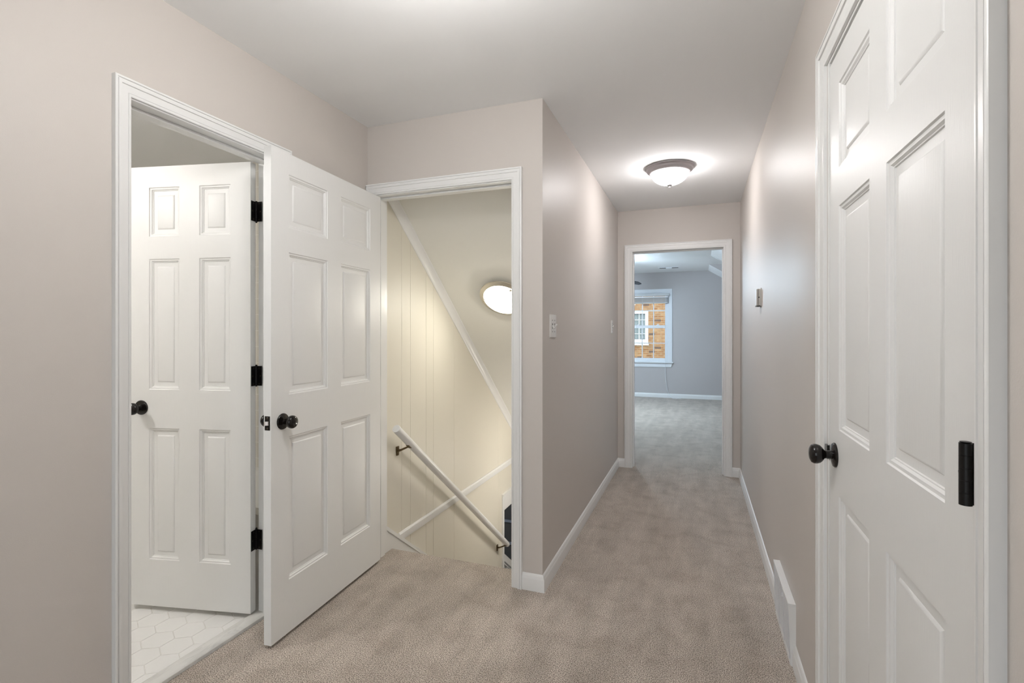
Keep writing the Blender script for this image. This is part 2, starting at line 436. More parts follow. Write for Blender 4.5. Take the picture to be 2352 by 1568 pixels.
def knob(leaf, x, y0, y1, z=.935):
    """knobs on both faces of a leaf"""
    for y, s in ((min(y0, y1), -1), (max(y0, y1), 1)):
        k = MB().lathe([(.0125, .004), (.0115, .012), (.0105, .022), (.0125, .027), (.019, .031), (.0245, .037), (.027, .045), (.0268, .052), (.0235, .058), (.015, .062), (0, .0635)], (x, y, z), (0, s, 0), 36).build('knob', 'black', leaf)
def rosettes(leaf, x, y0, y1, z=.935):
    for y, s in ((min(y0, y1), -1), (max(y0, y1), 1)):
        MB().lathe([(.0, .0), (.0335, 0), (.0335, .003), (.0318, .0045), (.031, .006), (.022, .0085), (.0135, .010), (0, .010)], (x, y, z), (0, s, 0), 40).build('rosette', 'black', leaf)
def latch_plate(leaf, W, y0, y1, z=.935):
    yc = (y0+y1)/2
    mb = MB().box((W-.001, yc-.0125, z-.0285), (W+.0012, yc+.0125, z+.0285), 0)
    for dz in (-.021, .021): mb.lathe([(0, 0), (.0042, 0), (.0035, .001), (0, .0006)], (W+.0012, yc, z+dz), (1, 0, 0), 14, mat=1)
    o = mb.build('latch_plate', ['black', 'screw'], leaf)
    MB().prism([(-.008, 0), (.008, 0), (.008, .003), (-.004, .011), (-.008, .011)], lambda u, v, t: (W+.001+v, yc+u, t), z-.008, z+.008).build('latch_bolt', 'latch', leaf, bevel=.001)

def hinge(parent, c, dirA, dirB, z, L=.089, w=.033, r=.0068, plain=False):
    """butt hinge: barrel at c, plates along dirA and dirB (unit xy directions)"""
    o = bpy.data.objects.new('hinge', None); COL.objects.link(o); o.parent = parent
    b = MB()
    for k in range(5):
        z0 = z-L/2+k*L/5; b.lathe([(r, 0), (r, L/5-(.0003 if plain else .0012))], (c[0], c[1], z0), seg=20)
    b.lathe([(r*.55, 0), (r*.55, L)], (c[0], c[1], z-L/2), seg=12)
    b.lathe([(.0, 0), (.0055, 0), (.0066, .0015 if plain else .0025), (.005, .002 if plain else .005), (0, .002 if plain else .006)], (c[0], c[1], z+L/2), seg=16)
    if not plain: b.lathe([(.0, 0), (.005, -.001), (.0045, -.004), (0, -.005)], (c[0], c[1], z-L/2), seg=16)
    b.build('barrel', 'hinge', o)
    for d, n in ((dirA[0], dirA[1]), (dirB[0], dirB[1])):
        mb = MB(); nx, ny = n; dx, dy = d; t = .0022
        q = [(c[0]+dx*0, c[1]+dy*0), (c[0]+dx*w, c[1]+dy*w), (c[0]+dx*w+nx*t, c[1]+dy*w+ny*t), (c[0]+nx*t, c[1]+ny*t)]
        mb.prism(q, lambda u, v, s: (u, v, s), z-L/2, z+L/2)
        mb.m = 1
        for f, dz in ((.58, .036), (.80, 0), (.58, -.036)):
            mb.lathe([(.0037, 0), (.0037, .0008), (.002, .0003), (0, .0003)], (c[0]+dx*w*f+nx*t, c[1]+dy*w*f+ny*t, z+dz), (nx, ny, 0), 12, mat=1)
        mb.build('plate', ['hinge', 'screw'], o)
    return o
HZ = (.345, 1.085, 1.828)

# ---- door_1: bathroom, hinged on the far jamb, swung into the bathroom
d1 = empty('door_1', (XL, 1.43, 0), 'white six-panel bathroom door standing open inside the left doorway', 'door', 'structure')
d1.location = (0, 0, 0)
FA = lambda a, z, d: (XL+d, a, z)
FA2 = lambda a, z, d: (XL-WT-d, a, z)
mb = MB(); casing(mb, FA, 1.116, 1.749, 2.053, .054); mb.build('casing', 'trim', d1)
mb = MB(); casing(mb, FA2, 1.116, 1.760, 2.053, .054); mb.build('casing', 'trim', d1)
mb = MB(); jamb(mb, FA, 1.120, 1.747, HD, -WT, 0, (-.083, -.048)); mb.build('frame', 'trim', d1, bevel=.0012)
h1 = (-1.883, 1.742); t1 = atan2(-.213, -.977)
l1 = make_leaf(d1, .607, .004, .039, (h1[0], h1[1], 0), t1, st=.098, mu=.10, zb=.024, ztop=2.044)
knob(l1, .548, .004, .039, .935); rosettes(l1, .548, .004, .039, .935)
u = (cos(t1), sin(t1)); v = (-sin(t1), cos(t1))
for z in HZ:
    hinge(d1, (h1[0], h1[1], 0), ((v[0], v[1]), (-u[0], -u[1])), ((1, 0), (0, -1)), z, w=.035)

# ---- door_2: stair door, hinged on the left jamb, swung into the landing
d2 = empty('door_2', (0, 0, 0), 'white six-panel stair door swung open flat along the left wall', 'door', 'structure')
FS = lambda a, z, d: (a, YS-d, z)
FS2 = lambda a, z, d: (a, YS+.115+d, z)
mb = MB(); casing(mb, FS, -1.706, -.881, 2.053, .057, left=XL+.002); mb.build('casing', 'trim', d2)
mb = MB(); casing(mb, FS2, -1.706, -.876, 2.053, .04, left=XL+.002, right=XH-.116); mb.build('casing', 'trim', d2)
mb = MB(); jamb(mb, FS, -1.703, -.876, HD, -.115, 0, (-.083, -.042)); mb.build('frame', 'trim', d2, bevel=.0012)
h2 = (-1.7035, 2.378); t2 = radians(-86.6)
l2 = make_leaf(d2, .8155, .006, .041, (h2[0], h2[1], 0), t2, st=.101, mu=.100, zb=.016, ztop=2.036)
knob(l2, .751, .006, .041, .912); rosettes(l2, .751, .006, .041, .912); latch_plate(l2, .8155, .006, .041, .914)
u = (cos(t2), sin(t2)); v = (-sin(t2), cos(t2))
for z in HZ:
    hinge(d2, (h2[0], h2[1], 0), ((v[0], v[1]), (-u[0], -u[1])), ((0, 1), (1, 0)), z)
MB().box((-.8775, YS+.004, .885), (-.8755, YS+.034, .945)).box((-.878, YS-.003, .895), (-.8755, YS+.006, .935)).build('strike_plate', 'black', d2)

# ---- door_3: bedroom door, swung out of sight into the bedroom
d3 = empty('door_3', (0, 0, 0), 'white trimmed doorway at the hallway end opening to the bedroom', 'door', 'structure')
FE = lambda a, z, d: (a, YE-d, z)
FE2 = lambda a, z, d: (a, YE+.115+d, z)
mb = MB(); casing(mb, FE, -.590, .224, 2.050, .064); mb.build('casing', 'trim', d3)
mb = MB(); casing(mb, FE2, -.590, .224, 2.050, .057); mb.build('casing', 'trim', d3)
mb = MB(); jamb(mb, FE, -.582, .217, HD, -.115, 0, (-.078, -.042)); mb.build('frame', 'trim', d3, bevel=.0012)
h3 = (.219, YE+.124); t3 = radians(78)
l3 = make_leaf(d3, .79, -.006, -.041, (h3[0], h3[1], 0), t3)
knob(l3, .73, -.006, -.041); rosettes(l3, .73, -.006, -.041)
u = (cos(t3), sin(t3)); v = (-sin(t3), cos(t3))
for z in (.28, 1.085, 1.828):
    hinge(d3, (h3[0], h3[1], 0), ((-v[0], -v[1]), (-u[0], -u[1])), ((0, -1), (-1, 0)), z)

# ---- door_4: closed closet door in the right wall
d4 = empty('door_4', (0, 0, 0), 'closed white six-panel door on the right close to the viewpoint', 'door', 'structure')
FR = lambda a, z, d: (XR-d, a, z)
mb = MB(); casing(mb, FR, .839, 1.690, 2.056, .057); mb.build('casing', 'trim', d4)
mb = MB(); jamb(mb, FR, .8475, 1.6665, HD, -.115, 0, (-.075, -.040)); mb.build('frame', 'trim', d4, bevel=.0012)
t4 = radians(90)
l4 = make_leaf(d4, .8115, -.002, -.037, (.352, .8515, 0), t4, st=.098, mu=.106)
# reseat: local y -> -X ; faces at X = .354 and .389
knob(l4, .751, -.002, -.037, .944); rosettes(l4, .751, -.002, -.037, .944)
for z in (.33, 1.088, 1.828):
    hinge(d4, (.3405, .8525, 0), ((0, 1), (-1, 0)), ((1, 0), (0, 1)), z, w=.012, r=.0074, L=.084, plain=True)
MB().box((.3535, 1.6645, .915), (.3665, 1.6695, .960)).box((.3475, 1.6665, .918), (.3545, 1.689, .957)).build('strike_plate', 'black', d4)

# ------------------------------------------------------------------ baseboards
def bb(fn, name, label):
    mb = MB(); fn(mb); struct(mb, name, 'trim', label, 'baseboard')
def sweep_base(mb, pts):
    """mitred baseboard along floor points; it projects to the right of the walking direction"""
    P = [Vector((x, y)) for x, y in pts]; rows = []
    for i, p in enumerate(P):
        ds_ = []
        if i > 0: ds_.append((P[i]-P[i-1]).normalized())
        if i < len(P)-1: ds_.append((P[i+1]-P[i]).normalized())
        ns = [Vector((q.y, -q.x)) for q in ds_]
        n = ns[0] if len(ns) == 1 else (ns[0]+ns[1])/(1+ns[0].dot(ns[1]))
        rows.append([(p.x+n.x*d, p.y+n.y*d, z) for d, z in BASE])
    m = len(BASE); vs = [v for r in rows for v in r]
    fs = [(i*m+k, i*m+(k+1) % m, (i+1)*m+(k+1) % m, (i+1)*m+k) for i in range(len(rows)-1) for k in range(m)]
    fs += [tuple(range(m)), tuple(range((len(rows)-1)*m, len(rows)*m))[::-1]]
    mb.add(vs, fs)
bb(lambda m: sweep_base(m, [(-.824, YS), (XH, YS), (XH, YE), (-.654, YE)]), 'baseboard_hall', 'white baseboard turning the corner from the stair doorway along the hallway left wall')
bb(lambda m: sweep_base(m, [(.288, YE), (XR, YE), (XR, 2.586)]), 'baseboard_right', 'white baseboard on the right wall between the end doorway and the register')
bb(lambda m: sweep_base(m, [(XR, 2.184), (XR, 1.747)]), 'baseboard_right_middle', 'short white baseboard between the register and the closed right door')
bb(lambda m: sweep_base(m, [(XR, .782), (XR, REAR)]), 'baseboard_right_near', 'white baseboard on the right wall beside the viewpoint')
bb(lambda m: sweep_base(m, [(XL, REAR), (XL, 1.06)]), 'baseboard_left', 'white baseboard along the left wall before the bathroom doorway')
bb(lambda m: sweep_base(m, [(XL, 1.806), (XL, YS-.02)]), 'baseboard_left_far', 'white baseboard on the left wall behind the open stair door')
bb(lambda m: base_y(m, YB, -1, XBL, XBR), 'baseboard_bedroom', 'white baseboard on the far bedroom wall')

# ------------------------------------------------------------------ stairwell
SL = .8235                               # ceiling slope
def zc(y): return 2.125 - SL*(y-2.592)
yflat = 2.592 + (2.125+.24)/SL
# panelled left wall with V grooves, cut by the lower opening
YO0, YO1, ZO = 4.50, 6.05, -.41
def panel_wall(mb, y0, y1, z0, z1, grooves):
    poly = [(y0, XL-.11), (y0, XL)]
    for g in grooves:
        if y0+.01 < g < y1-.01: poly += [(g-.0022, XL), (g, XL-.003), (g+.0022, XL)]
    poly += [(y1, XL), (y1, XL-.11)]
    mb.prism(poly, lambda u, v, t: (v, u, t), z0, z1)
GR = [2.736, 2.838, 3.038, 3.143, 3.464, 4.369]
mb = MB(); panel_wall(mb, YS+.115, YO0, ZL, 2.3, GR); mb.box((XL-.11, YO0, ZO), (XL, 9.0, 1.2)); mb.box((XL-.11, YO1, ZL), (XL, 9., ZO))
struct(mb, 'wall_stairwell', 'panelling', 'cream vertical board panelling on the stairwell left wall', 'wall')
# sloping ceiling and the flat lower ceiling
mb = MB(); mb.prism([(YS+.115, zc(YS+.115)), (yflat, -.24), (yflat, -.14), (YS+.115, zc(YS+.115)+.13)], lambda u, v, t: (t, u, v), XL, XH-.115)
struct(mb, 'ceiling_stairwell', 'stairceil', 'sloping off-white ceiling running down over the stairs', 'ceiling')
struct(MB().box((XL, yflat, -.24), (XH-.115, 9.0, -.14)).box((-6.0, 3.0, -.24), (XL-.11, 9.0, -.14)), 'ceiling_lower', 'ceil', 'ceiling of the lower storey beyond the stairs', 'ceiling')
# crown along the slope
nrm = Vector((0, -SL, -1)).normalized()
CR = [(0, 0), (.044, 0), (.044, .005), (.036, .010), (.024, .016), (.016, .026), (.010, .034), (.010, .038), (.004, .044), (0, .044)]
ds = Vector((0, 1, -SL)).normalized(); p0 = Vector((XL, YS+.115, zc(YS+.115)))
mb = MB(); mb.prism(CR, lambda a, b, t: tuple(p0 + Vector((a, 0, 0)) + nrm*b + ds*t), 0, (yflat-YS-.115)/ds.y)
struct(mb, 'trim_1', 'trim', 'white crown moulding following the sloping stair ceiling', 'trim')
mb = MB(); mb.prism([(0, -.022), (.010, -.022), (.013, -.015), (.013, .022), (.008, .026), (.006, .032), (0, .032)], lambda d, z, t: (XL+d, t, z), 2.70, 5.3)
struct(mb, 'trim_2', 'trim', 'horizontal white band moulding across the stair panelling', 'trim')
# lower opening casing
mb = MB()
mb.box((XL-.112, YO0-.036, ZL), (XL+.014, YO0-.0005, ZO)); mb.box((XL-.0, YO0-.036, ZO), (XL+.012, YO1+.036, ZO+.128)); mb.box((XL-.0, YO0-.040, ZO+.128), (XL+.02, YO1+.04, ZO+.152)); mb.box((XL-.112, YO0-.0005, ZO-.012), (XL+.010, YO1, ZO-.0005))
mb.box((XL-.112, YO1+.0005, ZL), (XL+.014, YO1+.036, ZO))
struct(mb, 'trim_3', 'trim', 'white trim framing the lower opening beside the stairs', 'trim', .002)
# stairs
RI, TR = .195, .2546
st = MB()
for k in range(1, 13):
    y0 = 2.555 + (k-1)*TR; z1 = -k*RI
    st.box((XL, y0-.002, z1-.25), (XH-.115, y0+TR+.012, z1))
    st.lathe([(.014, XL+.001), (.014, XH-.116)], (0, y0+TR+.010, z1-.014), (1, 0, 0), 14)
stairs = struct(st, 'staircase', 'carpet', 'carpeted flight of stairs dropping away behind the landing edge', 'stairs')
def skirt(x, s):
    m = MB(); poly = []
    y0, y1 = 2.503, 5.6
    f = lambda y: .103 - .766*(y-2.569)
    m.prism([(y0, f(y0)), (y1, f(y1)), (y1, f(y1)-.36), (y0, f(y0)-.36)], lambda u, v, t: (x+s*t, u, v), 0, .014)
    m.prism([(y0, f(y0)+.012), (y1, f(y1)+.012), (y1, f(y1)-.012), (y0, f(y0)-.012)], lambda u, v, t: (x+s*t, u, v), 0, .020)
    return m
mb = skirt(XL, 1)
struct(mb, 'baseboard_stairs', 'trim', 'white sloping skirt board beside the top of the stairs', 'baseboard')
# lower floor and rooms
struct(MB().box((-6.0, 3.0, ZL-.1), (XH-.115, 9.0, ZL)), 'floor_lower', 'lowfloor', 'floor of the room below the stairs', 'floor')
mb = MB().box((-6.1, 3.0, ZL), (-6.0, 9.1, -.14)).box((-6.0, 2.9, ZL), (XL-.11, 3.0, -.14)).box((-6.0, 7.0, ZL), (XL-.11, 7.1, -.14))
mb.box((XL, 8.9, ZL), (XH-.115, 9.0, -.14)).box((XH-.115, YE, ZL), (XH, 9.0, -.14))
struct(mb, 'wall_lower', 'lowwall', 'charcoal wall of the room below, seen past the stair banister', 'wall')
for i, z in enumerate((-1.51, -1.835, -2.17)):
    o = MB().box((-5.9, 6.972, z-.017), (XL-.14, 7.0, z+.017)).build('trim_4' if i == 0 else 'trim_%d' % (4+i), 'lowtrim', bevel=.002)
    tag(o, ['upper', 'middle', 'lowest'][i] + ' pale horizontal rail on the charcoal wall downstairs', 'trim', 'structure')
# banister of the lower flight
bn = empty('banister', (XL-.05, 4.6, ZL), 'white descending banister with square balusters seen low beside the stair door frame', 'banister')
bn.location = (0, 0, 0)
fr = lambda y: -.842 - .745*(y-4.50)
mb = MB(); mb.prism([(4.5, fr(4.5)+.035), (6.03, fr(6.03)+.035), (6.03, fr(6.03)-.035), (4.5, fr(4.5)-.035)], lambda u, v, t: (XL-.055+t, u, v), -.028, .028); mb.build('rail', 'trim', bn, bevel=.008)
mb = MB(); mb.prism([(4.5, fr(4.5)-.05), (6.03, fr(6.03)-.05), (6.03, fr(6.03)-.062), (4.5, fr(4.5)-.062)], lambda u, v, t: (XL-.055+t, u, v), -.02, .02); mb.build('fillet', 'trim', bn)
for k in range(11):
    y = 4.60 + k*.125
    if y > 5.95: break
    zt = fr(y)-.055; zb_ = max(ZL, -(int((y-2.555)/TR)+1)*RI - .12)
    MB().box((XL-.070, y-.016, zb_), (XL-.040, y+.016, zt)).build('baluster', 'trim', bn, bevel=.002)

# handrail
hr = empty('handrail', (0, 0, 0), 'round white handrail sloping down the cream stairwell panelling', 'handrail')
A = Vector((-1.668, 2.545, .716)); B = Vector((-1.668, 4.40, -.700)); dd = (B-A).normalized(); rr_ = .0245
ee = []
for k in range(0, 7): a = k*pi/12; ee.append((rr_*cos(a*1.0) if k < 6 else 0.001, .022*sin(a)))
mb = MB(); L = (B-A).length
mb.lathe([(0, 0), (rr_-.0015, 0), (rr_, .0015), (rr_, L-.02), (rr_*.92, L-.010), (rr_*.7, L-.004), (rr_*.35, L-.0008), (0, L)], A, dd, 28)
mb.build('rail', 'trim', hr)
for t_ in (.175, L-.075):
    c = A + dd*t_
    k = MB()
    wz = c.z - .062
    k.prism([(c.y-.013, wz+.028), (c.y+.013, wz+.028), (c.y+.014, wz+.0), (c.y+.010, wz-.028), (c.y-.010, wz-.028), (c.y-.014, wz)], lambda u, v, t: (XL+t, u, v), 0, .007)
    k.tube([(XL+.006, c.y, wz+.0), (XL+.03, c.y, wz+.008), (c.x-.012, c.y, wz+.028), (c.x, c.y, wz+.036)], [.0085, .0065, .006, .007])
    q = dd*.020
    e0 = c + Vector((0, 0, -.0275)); side = Vector((.011, 0, 0)); up = Vector((0, -dd.z, dd.y)) * .003
    vs = [e0-q-side-up, e0+q-side-up, e0+q+side-up, e0-q+side-up, e0-q-side+up, e0+q-side+up, e0+q+side+up, e0-q+side+up]
    k.add(vs, [(0,3,2,1),(4,5,6,7),(0,1,5,4),(1,2,6,5),(2,3,7,6),(3,0,4,7)])
    k.lathe([(0, 0), (.005, 0), (.004, .003), (0, .004)], (XL+.007, c.y, wz+.018), (1, 0, 0), 10)
    k.lathe([(0, 0), (.005, 0), (.004, .003), (0, .004)], (XL+.007, c.y, wz-.018), (1, 0, 0), 10)
    k.build('bracket', 'bracket', hr)

# ------------------------------------------------------------------ lamps
def dome_light(name, loc, label, mat_glass, mat_rim, group=None, R=.167):
    o = empty(name, loc, label, 'ceiling light', group=group)
    MB().lathe([(.0, 0), (R-.012, 0), (R, -.004), (R-.001, -.010), (R-.008, -.015), (R-.012, -.020), (R-.013, -.026), (R-.022, -.032), (R-.028, -.040), (R-.034, -.044), (R-.042, -.044), (R-.042, -.030), (0, -.030)], seg=64).build('pan', mat_rim, o)
    g = R-.040; prof = [(g, -.036)]
    for k in range(1, 13):
        a = k*pi/24; prof.append((g*cos(a), -.036 - .088*sin(a)))
    prof[-1] = (0, -.124)
    MB().lathe(prof, seg=64).build('glass_shade', mat_glass, o)
    MB().lathe([(0, -.118), (.020, -.121), (.019, -.127), (.008, -.131), (.0045, -.134), (.0065, -.140), (.004, -.145), (0, -.146)], seg=24).build('finial', 'pewter', o)
    return o
dome_light('ceiling_light', (-.185, 3.69, C), 'lit dome ceiling light with pewter rim on the hallway ceiling', 'lamp_hall', 'pewter')
def globe_light(loc, label, mat):
    nl = empty('ceiling_light', loc, label, 'ceiling light')
    MB().lathe([(0, 0), (.065, 0), (.065, -.008), (.055, -.018), (.014, -.024), (.012, -.085), (.032, -.09), (.036, -.105), (0, -.105)], seg=40).build('canopy', 'pewter', nl)
    MB().lathe([(.034, -.1)] + [(.088*sin(a), -.185+.088*cos(a)) for a in [radians(d) for d in range(24, 181, 12)]] + [(0, -.273)], seg=40).build('glass_shade', mat, nl)
globe_light((-.64, 1.05, C), 'lit opal globe light on a short stem over the landing', 'lamp_near')
globe_light((-2.9, .45, C), 'lit opal globe light on a short stem inside the bathroom', 'lamp_bath')
dome_light('ceiling_light', (-3.6, 5.4, -.24), 'unseen lit dome light added to brighten the room below the stairs', 'fill_low', 'nickel')  # added fill light for the lower room, out of view
ws = empty('fill_wall_light', (XH-.115, 4.35, .02), 'unseen lit globe added on the right side of the stairwell to fill its lower part', 'wall light')  # out of view, put in to light the lower stairwell wall
MB().lathe([(0, 0), (.055, 0), (.055, .012), (.02, .018), (.018, .045), (0, .045)], (0, 0, 0), (-1, 0, 0), 36).build('backplate', 'nickel', ws)
MB().lathe([(0, .03)] + [(.062*sin(a), .09-.062*cos(a)) for a in [radians(d) for d in range(20, 181, 16)]] + [(0, .152)], (0, 0, 0), (-1, 0, 0), 36).build('glass_shade', 'fill_stair', ws)
dome_light('ceiling_light', (-1.29, 7.0, -.24), 'unseen lit dome light added to brighten the foot of the stairs', 'fill_low', 'nickel')  # second added light, lifts the dark passage downstairs
# stair light lying on the sloping ceiling
sl = empty('ceiling_light', (-1.275, 3.30, zc(3.30)), 'lit shallow round light with nickel rim on the sloping stair ceiling', 'ceiling light')
sl.rotation_euler = (-math.atan(SL), 0, 0)
R = .172
MB().lathe([(0, 0), (R-.03, 0), (R-.03, -.022), (R-.004, -.024), (R, -.028), (R-.001, -.034), (R-.006, -.037), (R-.031, -.044), (R-.034, -.040), (0, -.030)], seg=64).build('pan', 'nickel', sl)
g = R-.033; prof = [(g, -.036)]
for k in range(1, 13):
    a = k*pi/24; prof.append((g*cos(a), -.036-.045*sin(a)))
prof[-1] = (0, -.081)
MB().lathe(prof, seg=64).build('glass_shade', 'lamp_stair', sl)
for a in (radians(70), radians(190), radians(310)):
    x, y = (g-.004)*cos(a), (g-.004)*sin(a)
    MB().lathe([(0, -.036), (.004, -.038), (.004, -.050), (.009, -.052), (.009, -.058), (.004, -.062), (0, -.066)], (x, y, 0), seg=14).build('clip_knob', 'nickel', sl)

# ------------------------------------------------------------------ wall fittings
def switch_plate(x, s, yc, zc_, w, h, toggles, label):
    o = empty('light_switch', (x, yc, zc_), label, 'light switch')
    e = .006
    mb = MB(); t = .0065
    mb.prism([(-w/2, 0), (-w/2, t-.002), (-w/2+e, t), (w/2-e, t), (w/2, t-.002), (w/2, 0)], lambda u, v, z: (s*v, u, z), -h/2+.003, h/2-.003)
    mb.prism([(-w/2+.001, 0), (-w/2+e, t-.0015), (w/2-e, t-.0015), (w/2-.001, 0)], lambda u, v, z: (s*v, u, z), -h/2, h/2)
    mb.build('plate', 'plate', o)
    for u in toggles:
        MB().box((s*t, u-.0055, -.013), (s*(t+.0008), u+.0055, .013)).build('toggle_slot', 'dark', o)
        m = MB(); up = 1 if u >= 0 else -1
        m.prism([(t-.001, -.007), (t-.001, .007), (t+.013, .009*up+.003), (t+.013, .009*up-.003)] if True else [], lambda a, b, q: (s*a, u+q, b), -.0042, .0042)
        m.build('toggle', 'plate', o, bevel=.001)
        for dz in (.030, -.030):
            MB().lathe([(.0, .0), (.0032, 0), (.0028, .001), (0, .0014)], (s*t, u, dz), (s, 0, 0), 14).build('screw', 'screw', o)
    return o
switch_plate(XH, 1, 2.567, 1.316, .116, .120, (-.023, .023), 'white double toggle switch plate near the outer corner of the hallway wall')
switch_plate(XH, 1, 4.515, 1.335, .072, .116, (0,), 'white single toggle switch plate near the far end of the hallway wall')
th = empty('thermostat', (XR, 3.335, 1.492), 'small grey thermostat on the right hallway wall', 'thermostat')
MB().box((0, -.045, -.053), (-.006, .05, .053)).build('base', 'plate', th, bevel=.002)
MB().box((-.006, -.042, -.050), (-.024, .042, .048)).build('cover', 'thermo', th, bevel=.002)
MB().box((-.024, -.040, -.049), (-.027, .040, .047)).build('face', 'thermo', th, bevel=.0015)
MB().box((-.0165, -.0428, -.048), (-.0195, -.041, .046)).build('seam', 'thermod', th)
MB().lathe([(0, 0), (.004, 0), (.004, .0008), (0, .0008)], (-.014, -.042, -.002), (0, -1, 0), 16).build('button', 'thermod', th)
MB().box((-.002, -.041, -.0545), (-.026, .052, -.052)).build('lower_lip', 'thermod', th)

# floor register in the right baseboard
rg = empty('floor_register', (XR, 2.385, 0), 'white metal baseboard register box at the foot of the right wall', 'register')
mb = MB()
mb.prism([(0, .02), (0, .238), (-.026, .238), (-.026, .226), (-.021, .224), (-.016, .02)], lambda u, v, t: (u, t, v), .199, .194)
mb.prism([(0, .0), (0, .238), (-.026, .238), (-.026, .222), (-.018, .02), (-.018, 0)], lambda u, v, t: (u, t, v), -.201, -.195)
mb.box((-.0005, -.202, .229), (-.0275, .2, .2395)); mb.box((-.0155, -.1945, 0), (-.0195, .1935, .022)); mb.box((-.013, -.1945, .001), (-.0005, .1935, .2285))
mb.build('housing', 'trim', rg, bevel=.001)
mb = MB()
for k in range(17):
    z = .032 + k*.0112
    xo = -.017 - .006*(z/.22)
    mb.box((xo-.0022, -.185, z), (xo+.003, .19, z+.0065))
for k in range(4):
    y = -.19 + k*.125
    mb.prism([(-.0165, .02), (-.0225, .224), (-.027, .224), (-.021, .02)], lambda u, v, t: (u, t, v), y, y+.006)
mb.build('grille', 'register', rg)
MB().box((-.020, -.06, .196), (-.031, -.054, .212)).build('damper_lever', 'register', rg, bevel=.001)

# ------------------------------------------------------------------ bedroom
XS = .19                                  # where the flat ceiling ends
def zs(x): return CB - .62*(x-XS)
YD0, YD1 = 8.40, 9.515
mb = MB().box((XBL, YE+.115, CB), (XS, YB, CB+.1))
mb.box((XS, YD0, CB), (3.0, YD1, CB+.1))
for a, b in ((YE+.115, YD0-.061), (YD1+.061, YB)):
    mb.prism([(XS, CB), (XBR, zs(XBR)), (XBR, zs(XBR)+.12), (XS, CB+.12)], lambda u, v, t: (u, t, v), a, b)
struct(mb, 'ceiling_bedroom', 'ceil', 'flat and sloping bedroom ceiling with a dormer recess', 'ceiling')
mb = MB()
WX0, WX1, WZ0, WZ1 = -1.345, -.538, .69, 2.085     # window opening
wall_y(YB, YB+.14, XBL-.1, XBR+.1, -.26, CB+.2, [(WX0, WX1, WZ0, WZ1)], mb)
struct(mb, 'wall_bedroom_far', 'bedwall', 'grey far wall of the bedroom around its window', 'wall')
mb = MB().box((XBL-.1, YE+.115, -.26), (XBL, YB, CB+.2))
struct(mb, 'wall_bedroom_left', 'bedwall', 'grey left wall of the bedroom', 'wall')
mb = MB()
mb.box((XBR, YE+.115, -.26), (XBR+.1, YD0-.061, 1.9)); mb.box((XBR, YD1+.061, -.26), (XBR+.1, YB, 1.9))
ck = MB()
for y0, y1 in ((YD0-.06, YD0), (YD1, YD1+.06)):
    mb.prism([(XS, CB), (3.0, CB), (3.0, -.26), (XBR, -.26), (XBR, zs(XBR))], lambda u, v, t: (u, t, v), y0, y1)
    ck.prism([(XS, CB-.0005), (XBR, zs(XBR)-.0005), (XBR, zs(XBR)-.004), (XS, CB-.004)], lambda u, v, t: (u, t, v), y0+(.0 if y0 < YD0 else .001), y1-(.001 if y0 < YD0 else .0))
# dormer front with its window opening
wall_x(3.0, 3.12, YD0, YD1, -.26, CB+.1, [(8.6, 9.3, .8, 2.2)], mb)
struct(ck, 'trim_9', 'ceil', 'white plaster return where the bedroom slope meets the dormer', 'trim')
struct(mb, 'wall_bedroom_right', 'bedwall', 'grey right wall and dormer cheeks of the bedroom', 'wall')

# double-hung window
w1 = empty('window_1', (0, 0, 0), 'white double-hung bedroom window with six-over-six panes', 'window', 'structure')
FW = lambda a, z, d: (a, YB-d, z)
cx0, cx1 = WX0, WX1
mb = MB()
mb.box((WX0-.068, YB-.018, WZ0+.021), (WX0, YB, WZ1)); mb.box((WX1, YB-.018, WZ0+.021), (WX1+.068, YB, WZ1)); mb.box((WX0-.068, YB-.018, WZ1), (WX1+.068, YB, WZ1+.068))
mb.build('casing', 'vinyl', w1, bevel=.003)
mb = MB(); mb.box((WX0-.09, YB-.055, WZ0-.004), (WX1+.09, YB+.05, WZ0+.020)); mb.build('sill', 'vinyl', w1, bevel=.004)
mb = MB(); mb.prism([(WX0-.068, WZ0-.004), (WX1+.068, WZ0-.004), (WX1+.045, WZ0-.085), (WX0-.045, WZ0-.085)], lambda u, v, t: (u, t, v), YB-.018, YB); mb.build('apron', 'vinyl', w1, bevel=.003)
mb = MB()
mb.box((WX0, YB, WZ0+.02), (WX0+.022, YB+.13, WZ1-.022)); mb.box((WX1-.022, YB, WZ0+.02), (WX1, YB+.13, WZ1-.022)); mb.box((WX0, YB, WZ1-.022), (WX1, YB+.13, WZ1)); mb.box((WX0, YB+.051, WZ0-.01), (WX1, YB+.14, WZ0+.02))
mb.build('frame', 'vinyl', w1)
gx0, gx1 = -1.272, -.612
def sash(y, z0, z1, gz0, gz1, nm):
    s = MB()
    s.box((WX0+.022, y, z0), (gx0, y+.028, z1)); s.box((gx1, y, z0), (WX1-.022, y+.028, z1)); s.box((gx0, y, z0), (gx1, y+.028, gz0)); s.box((gx0, y, gz1), (gx1, y+.028, z1))
    so = s.build('sash', 'vinyl', w1, bevel=.002)
    m = MB(); w = (gx1-gx0)/3
    for k in (1, 2): m.box((gx0+k*w-.009, y+.004, gz0), (gx0+k*w+.009, y+.024, gz1))
    zc2 = (gz0+gz1)/2; m.box((gx0, y+.005, zc2-.009), (gx1, y+.023, zc2+.009))
    m.build('muntins', 'vinyl', so)
    MB().box((gx0-.002, y+.012, gz0-.002), (gx1+.002, y+.016, gz1+.002)).build('pane', 'glass', so)
sash(YB+.035, .700, 1.435, .780, 1.375, 'lower'); sash(YB+.068, 1.395, 2.065, 1.435, 2.02, 'upper')
